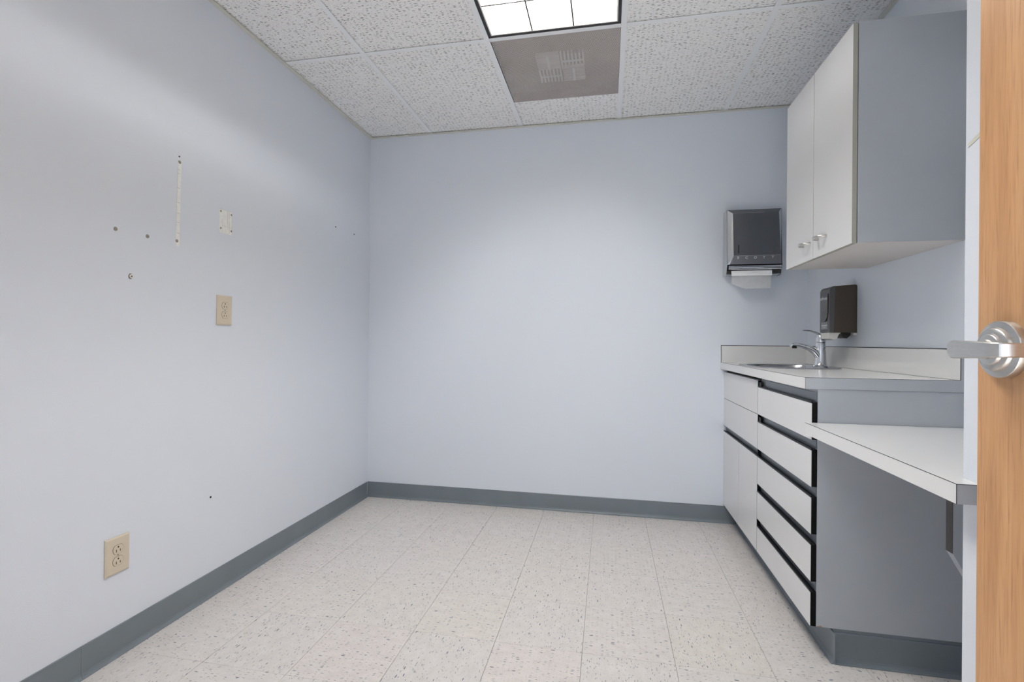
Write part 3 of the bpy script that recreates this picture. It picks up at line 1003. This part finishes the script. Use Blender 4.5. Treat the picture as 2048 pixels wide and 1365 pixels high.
# housing: front edge rolls back at the top
prof = [(XW, QZ0), (QX0 + 0.002, QZ0)]
prof += [(QX0, QZ0 + 0.004), (QX0, QZ1 - 0.026)]
for k in range(7):
    t = math.pi / 2 * k / 6
    prof.append((QX0 + 0.022 - 0.022 * math.cos(t), QZ1 - 0.026 + 0.020 * math.sin(t)))
prof += [(XW - 0.008, QZ1), (XW - 0.002, QZ1 - 0.003), (XW, QZ1 - 0.009)]
hs_ = obj('housing', prism(bmesh.new(), prof, 'y', QY0, QY1), MAT['smoke'], sd, smooth=True)
# front fascia: slightly proud rounded shell, with the curved push button
prof = [(QX0 + 0.014, QZ0 + 0.001), (QX0 - 0.003, QZ0 + 0.001), (QX0 - 0.004, QZ0 + 0.010), (QX0 - 0.004, QZ1 - 0.028)]
for k in range(7):
    t = math.pi / 2 * k / 6
    prof.append((QX0 + 0.020 - 0.024 * math.cos(t), QZ1 - 0.028 + 0.0225 * math.sin(t)))
fas = obj('fascia', prism(bmesh.new(), prof, 'y', QY0 - 0.0016, QY1 + 0.0016), MAT['smoke_grey'], sd, smooth=True)
yq = (QY0 + QY1) / 2
but = []
for k in range(13):
    t = math.pi * k / 12
    but.append((yq + 0.038 * math.cos(t), QZ0 + 0.098 - 0.046 * math.sin(t)))
but += [(yq - 0.038, QZ1 - 0.040), (yq + 0.038, QZ1 - 0.040)]
obj('push_button', prism(bmesh.new(), but, 'x', QX0 - 0.0075, QX0 - 0.0042), MAT['smoke_grey'], fas)
obj('button_outline', tube(bmesh.new(), [(QX0 - 0.0060, a, b) for a, b in but[:13]] + [(QX0 - 0.006, *but[13])], 0.0014, 6), MAT['seam'], fas)
lb = obj('label_plate', B(QX0 - 0.0050, QX0 - 0.0042, yq - 0.034, yq + 0.038, QZ0 + 0.016, QZ0 + 0.050), MAT['label_grey'], fas)
for zz, hw, hh in ((0.034, 0.030, 0.0022), (0.026, 0.018, 0.0011)):
    obj('print_line', B(QX0 - 0.0054, QX0 - 0.0051, yq - hw, yq + hw, QZ0 + zz - hh, QZ0 + zz + hh), MAT['print_white'], lb)
letters('softsoap', 0.0215, (QX0 - 0.0083, yq + 0.002, QZ1 - 0.060), (math.radians(90), 0, math.radians(-90)), MAT['print_white'], fas, 0.0002)
# seam on the side, back plate, white lower lever and nozzle
obj('seam', B(QX0 + 0.0145, QX0 + 0.050, QY0 - 0.0006, QY0 - 0.0001, QZ0 + 0.0855, QZ0 + 0.0868), MAT['seam'], hs_)
obj('seam', B(QX0 + 0.0142, QX0 + 0.0158, QY0 - 0.0014, QY0 - 0.0001, QZ0 + 0.002, QZ1 - 0.008), MAT['seam'], hs_)
obj('push_bar', prism(bmesh.new(), [(QX0 - 0.003, QZ0 - 0.0006), (QX0 - 0.001, QZ0 - 0.028), (QX0 + 0.022, QZ0 - 0.034), (QX0 + 0.030, QZ0 - 0.028), (QX0 + 0.037, QZ0 - 0.010), (QX0 + 0.046, QZ0 - 0.0006)], 'y', QY0 + 0.004, QY1 - 0.004), MAT['white_plastic'], sd)
obj('nozzle', prism(bmesh.new(), [(QX0 + 0.050, QZ0 - 0.0006), (QX0 + 0.058, QZ0 - 0.018), (QX0 + 0.066, QZ0 - 0.025), (QX0 + 0.078, QZ0 - 0.026), (QX0 + 0.092, QZ0 - 0.012), (QX0 + 0.094, QZ0 - 0.0006)], 'y', QY0 + 0.018, QY1 - 0.018), MAT['dusty_black'], sd)
obj('back_plate', B(XW - 0.014, XW, QY0 + 0.002, QY1 - 0.002, QZ0 - 0.012, QZ0 - 0.0008), MAT['white_plastic'], sd)


# ------------------------------------------------------------------ electrical outlets on the left wall
def outlet(y0, y1, z0, z1, label):
    cy, cz = (y0 + y1) / 2, (z0 + z1) / 2
    t = thing('electrical_outlet', (XL, cy, cz), label, 'outlet', 'ivory outlets on the left wall')
    x = XL + 0.0004
    bm = bmesh.new()
    e = 0.005
    lo = [bm.verts.new((x, a, b)) for a, b in ((y0, z0), (y1, z0), (y1, z1), (y0, z1))]
    mi = [bm.verts.new((x + 0.0035, a, b)) for a, b in ((y0, z0), (y1, z0), (y1, z1), (y0, z1))]
    hi = [bm.verts.new((x + 0.0062, a, b)) for a, b in ((y0 + e, z0 + e), (y1 - e, z0 + e), (y1 - e, z1 - e), (y0 + e, z1 - e))]
    for A, Bq in ((lo, mi), (mi, hi)):
        for k in range(4):
            bm.faces.new((A[k], A[(k + 1) % 4], Bq[(k + 1) % 4], Bq[k]))
    bm.faces.new(hi)
    bm.faces.new(lo[::-1])
    bmesh.ops.recalc_face_normals(bm, faces=bm.faces)
    obj('cover_plate', bm, MAT['ivory'], t)
    xf = x + 0.0062
    for s in (1, -1):
        c = cz + s * 0.0195

        def face(rw, rh, cut):
            out = []
            for k in range(40):
                a = 2 * math.pi * k / 40
                out.append((cy + rw * math.cos(a), c + max(-cut, min(cut, rh * math.sin(a)))))
            return out
        obj('outline', prism(bmesh.new(), face(0.0185, 0.0185, 0.0152), 'x', xf + 0.00005, xf + 0.0004), MAT['ivory_dark'], t)
        rc = obj('receptacle', prism(bmesh.new(), face(0.0174, 0.0174, 0.0143), 'x', xf + 0.00045, xf + 0.0012), MAT['ivory'], t)
        for dy, hw, hh in ((-0.0065, 0.0011, 0.0045), (0.0065, 0.0011, 0.0038)):
            obj('slot', B(xf + 0.00122, xf + 0.0014, cy + dy - hw, cy + dy + hw, c - 0.0045 - hh, c - 0.0045 + hh), MAT['slot'], rc)
        obj('ground_hole', lathe(bmesh.new(), [(0.0026, 0), (0.0026, 0.0002)], (xf + 0.00122, cy, c + 0.0075), (1, 0, 0), 14), MAT['slot'], rc)
    obj('screw', lathe(bmesh.new(), [(0.0028, 0), (0.0028, 0.0006), (0.0, 0.0009)], (xf + 0.0001, cy, cz), (1, 0, 0), 14), MAT['anchor'], t)


outlet(1.7525, 1.8340, 1.1200, 1.2450, 'ivory duplex outlet at mid height of the left wall, below the small white patch')
outlet(1.3010, 1.3825, 0.2780, 0.4010, 'ivory duplex outlet low on the left wall just above the cove base')

# ------------------------------------------------------------------ marks left on the left wall
x0 = XL + 0.0003
st = thing('wall_strip', (XL, 1.566, 1.57), 'narrow vertical strip of bare white plaster left on the left wall', 'wall mark')
bm = bmesh.new()
prism(bm, [(1.5555, 1.410), (1.5715, 1.409), (1.5735, 1.52), (1.5780, 1.735), (1.5640, 1.737), (1.5585, 1.56)], 'x', x0, x0 + 0.0008)
sp_ = obj('plaster_strip', bm, MAT['patch'], st)
for q in ((1.5605, 1.4297), (1.5700, 1.7301)):
    obj('screw_hole', lathe(bmesh.new(), [(0.0062, 0), (0.0055, 0.0010), (0.002, 0.0016)], (x0 + 0.0009, *q), (1, 0, 0), 12), MAT['anchor'], st)
for q in (1.46, 1.50, 1.535, 1.575, 1.63, 1.685, 1.70):
    obj('score_mark', B(x0 + 0.0009, x0 + 0.0011, 1.5600, 1.5720, q, q + 0.0012), MAT['score'], st)
pa_ = thing('wall_patch', (XL, 1.80, 1.56), 'small white rectangular patch with four screw holes above the upper outlet', 'wall mark')
obj('plaster_patch', B(x0, x0 + 0.0008, 1.7640, 1.8345, 1.5080, 1.6085), MAT['patch'], pa_)
for q in ((1.772, 1.598), (1.830, 1.596), (1.772, 1.527), (1.830, 1.526)):
    obj('screw_hole', lathe(bmesh.new(), [(0.0045, 0), (0.0040, 0.0010), (0.0015, 0.0015)], (x0 + 0.0009, *q), (1, 0, 0), 12), MAT['anchor'], pa_)
for bx in ((1.8090, 1.8098, 1.530, 1.607), (1.8180, 1.8187, 1.512, 1.605), (1.7800, 1.7806, 1.512, 1.565), (1.7800, 1.8330, 1.5390, 1.5396), (1.7655, 1.8335, 1.6072, 1.6080), (1.8336, 1.8343, 1.512, 1.600)):
    obj('score_mark', B(x0 + 0.0009, x0 + 0.0011, *bx), MAT['score'], pa_)
for y_, z_, rr, mt, lab in ((1.3279, 1.4219, 0.0068, 'anchor', 'leftmost beige screw anchor in the left wall, level with the strip bottom'),
                            (1.4420, 1.4215, 0.0068, 'anchor', 'beige screw anchor in the left wall nearest the bare plaster strip'),
                            (1.3828, 1.2723, 0.0085, 'white_plastic', 'round white screw plug lowest of the three at the far left of the wall'),
                            (2.6486, 1.7357, 0.0042, 'slot', 'small dark nail hole in the left wall, farther from the room corner'),
                            (2.8643, 1.7379, 0.0042, 'slot', 'small dark nail hole in the left wall, nearer the room corner'),
                            (1.5685, 1.7510, 0.0030, 'slot', 'tiny dark nail hole just above the bare plaster strip'),
                            (1.7327, 0.4095, 0.0045, 'slot', 'small dark nick low on the left wall right of the lower outlet')):
    o = obj('wall_anchor', lathe(bmesh.new(), [(rr, 0), (rr * 0.9, 0.0012), (rr * 0.35, 0.0018), (0, 0.0010)], (x0, y_, z_), (1, 0, 0), 16), MAT[mt], org=(x0, y_, z_))
    tag(o, lab, 'wall anchor')
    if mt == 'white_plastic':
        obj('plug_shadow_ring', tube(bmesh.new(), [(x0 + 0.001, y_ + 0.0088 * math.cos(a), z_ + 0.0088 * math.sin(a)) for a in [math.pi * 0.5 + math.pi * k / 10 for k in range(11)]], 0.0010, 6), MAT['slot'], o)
        obj('plug_hole', lathe(bmesh.new(), [(0.0022, 0), (0.0022, 0.0006)], (x0 + 0.0016, y_ + 0.001, z_), (1, 0, 0), 10), MAT['slot'], o)
tp = obj('tape_scrap', prism(bmesh.new(), [(1.1220, 1.4530), (1.1235, 1.4610), (1.0900, 1.4720), (1.0900, 1.4625)], 'x', XJ - 0.0009, XJ - 0.0003), MAT['tape'])
tag(tp, 'scrap of yellowed tape on the white entry wall beside the oak door', 'tape')

# ------------------------------------------------------------------ ceiling light: recessed parabolic troffer
LX0, LX1 = CX + C + BW + 0.0008, CX + 2 * C - BW - 0.0008
LY0, LY1 = CY - 2 * C + BW + 0.0008, CY - BW - 0.0008
lt = thing('ceiling_light', ((LX0 + LX1) / 2, (LY0 + LY1) / 2, H), 'recessed fluorescent ceiling light with open louver cells and black trim', 'ceiling light')
FR = 0.0125
ZL0 = H + 0.0016
# black reveal frame
for bx in ((LX0, LX0 + FR, LY0, LY1), (LX1 - FR, LX1, LY0, LY1), (LX0 + FR, LX1 - FR, LY0, LY0 + FR), (LX0 + FR, LX1 - FR, LY1 - FR, LY1)):
    obj('trim_bar', B(*bx, ZL0, ZL0 + 0.012), MAT['fixture_black'], lt)
hx0, hx1, hy0, hy1 = LX0 + FR + 0.0005, LX1 - FR - 0.0005, LY0 + FR + 0.0005, LY1 - FR - 0.0005
HD = 0.150
bm = bmesh.new()
box(bm, hx0 - 0.004, hx0, hy0, hy1, ZL0 + 0.013, ZL0 + HD)
box(bm, hx1, hx1 + 0.004, hy0, hy1, ZL0 + 0.013, ZL0 + HD)
box(bm, hx0 - 0.004, hx1 + 0.004, hy0 - 0.004, hy0, ZL0 + 0.013, ZL0 + HD)
box(bm, hx0 - 0.004, hx1 + 0.004, hy1, hy1 + 0.004, ZL0 + 0.013, ZL0 + HD)
box(bm, hx0 - 0.004, hx1 + 0.004, hy0 - 0.004, hy1 + 0.004, ZL0 + HD, ZL0 + HD + 0.003)
obj('housing', bm, MAT['reflector'], lt)
# louver: inner rim, two long blades, five cross blades
LZ0, LZ1 = ZL0 + 0.001, ZL0 + 0.061
for bx in ((hx0, hx0 + 0.006, hy0, hy1), (hx1 - 0.006, hx1, hy0, hy1), (hx0 + 0.006, hx1 - 0.006, hy0, hy0 + 0.006), (hx0 + 0.006, hx1 - 0.006, hy1 - 0.006, hy1)):
    obj('louver_rim', B(*bx, LZ0, LZ1), MAT['louver'], lt)
ax0, ax1, ay0, ay1 = hx0 + 0.0062, hx1 - 0.0062, hy0 + 0.0062, hy1 - 0.0062


def blade(c):
    return [(c - 0.0012, LZ0), (c + 0.0012, LZ0), (c + 0.0035, LZ0 + 0.030), (c + 0.011, LZ1 - 0.010), (c + 0.017, LZ1), (c - 0.017, LZ1), (c - 0.011, LZ1 - 0.010), (c - 0.0035, LZ0 + 0.030)]


for k in range(1, 3):
    c_ = ax0 + (ax1 - ax0) * k / 3
    obj('long_blade', prism(bmesh.new(), blade(c_), 'y', ay0, ay1), MAT['louver'], lt, smooth=True)
for k in range(1, 6):
    c_ = ay0 + (ay1 - ay0) * k / 6
    obj('cross_blade', prism(bmesh.new(), blade(c_), 'x', ax0, ax1), MAT['louver'], lt, smooth=True)
for k in range(1, 3):
    c_ = ax0 + (ax1 - ax0) * k / 3
    obj('blade_edge', B(c_ - 0.0032, c_ + 0.0032, ay0, ay1, LZ0 - 0.0012, LZ0 - 0.0001), MAT['fixture_black'], lt)
for k in range(1, 6):
    c_ = ay0 + (ay1 - ay0) * k / 6
    obj('blade_edge', B(ax0, ax1, c_ - 0.0032, c_ + 0.0032, LZ0 - 0.0026, LZ0 - 0.0013), MAT['fixture_black'], lt)
for k in range(3):
    c_ = ax0 + (ax1 - ax0) * (k + 0.5) / 3
    obj('lamp_tube', lathe(bmesh.new(), [(0.0, 0), (0.013, 0.001), (0.019, 0.007), (0.019, 1.117), (0.013, 1.123), (0, 1.124)], (c_, (ay0 + ay1) / 2 - 0.562, ZL0 + 0.106), (0, 1, 0), 20), MAT['tube'], lt, smooth=True)
    for e in (-1, 1):
        yy = (ay0 + ay1) / 2 + e * 0.572
        obj('lamp_holder', B(c_ - 0.014, c_ + 0.014, yy - 0.008, yy + 0.008, ZL0 + 0.092, ZL0 + HD - 0.001), MAT['reflector'], lt)

# ------------------------------------------------------------------ perforated air grille
GX0, GX1, GY0, GY1 = CX + C + BW + 0.001, CX + 2 * C - BW - 0.001, CY + BW + 0.001, 2.7545
ag = thing('air_grille', ((GX0 + GX1) / 2, (GY0 + GY1) / 2, H), 'square perforated metal air grille in the ceiling next to the light', 'air grille')
obj('perforated_face', B(GX0, GX1, GY0, GY1, H + 0.0030, H + 0.0033), MAT['perf'], ag)
obj('duct_box', prism(bmesh.new(), [(GX0, H + 0.0030), (GX0 + 0.002, H + 0.0030)] + [(GX0 + 0.002, H + 0.055), (GX1 - 0.002, H + 0.055), (GX1 - 0.002, H + 0.0034), (GX1, H + 0.0034), (GX1, H + 0.057), (GX0, H + 0.057)], 'y', GY0, GY1), MAT['duct'], ag)
for ya_, yb2 in ((GY0, GY0 + 0.002), (GY1 - 0.002, GY1)):
    obj('duct_end', B(GX0 + 0.0022, GX1 - 0.0022, ya_, yb2, H + 0.0036, H + 0.0548), MAT['duct'], ag)
# four-way vane core behind the holes
vx0, vx1, vy0, vy1 = -0.3575, -0.1285, 2.338, 2.578
mx, my = (vx0 + vx1) / 2, (vy0 + vy1) / 2
vz0, vz1 = H + 0.006, H + 0.024
for qx, qy, horiz in ((0, 0, False), (1, 0, True), (0, 1, True), (1, 1, False)):
    a0, a1 = (vx0, mx - 0.004) if qx == 0 else (mx + 0.004, vx1)
    b0, b1 = (vy0, my - 0.004) if qy == 0 else (my + 0.004, vy1)
    for k in range(7):
        t = k / 6
        if horiz:
            c_ = a0 + 0.002 + (a1 - a0 - 0.004) * t
            obj('vane', B(c_ - 0.0032, c_ + 0.0032, b0, b1, vz0, vz1), MAT['vane'], ag)
        else:
            c_ = b0 + 0.002 + (b1 - b0 - 0.004) * t
            obj('vane', B(a0, a1, c_ - 0.0032, c_ + 0.0032, vz0, vz1), MAT['vane'], ag)
    if horiz:
        obj('vane_bar', B(a0, a1, (b0 + b1) / 2 - 0.006, (b0 + b1) / 2 + 0.006, vz0 - 0.002, vz0 - 0.0002), MAT['print_white'], ag)
    else:
        obj('vane_bar', B((a0 + a1) / 2 - 0.006, (a0 + a1) / 2 + 0.006, b0, b1, vz0 - 0.002, vz0 - 0.0002), MAT['print_white'], ag)
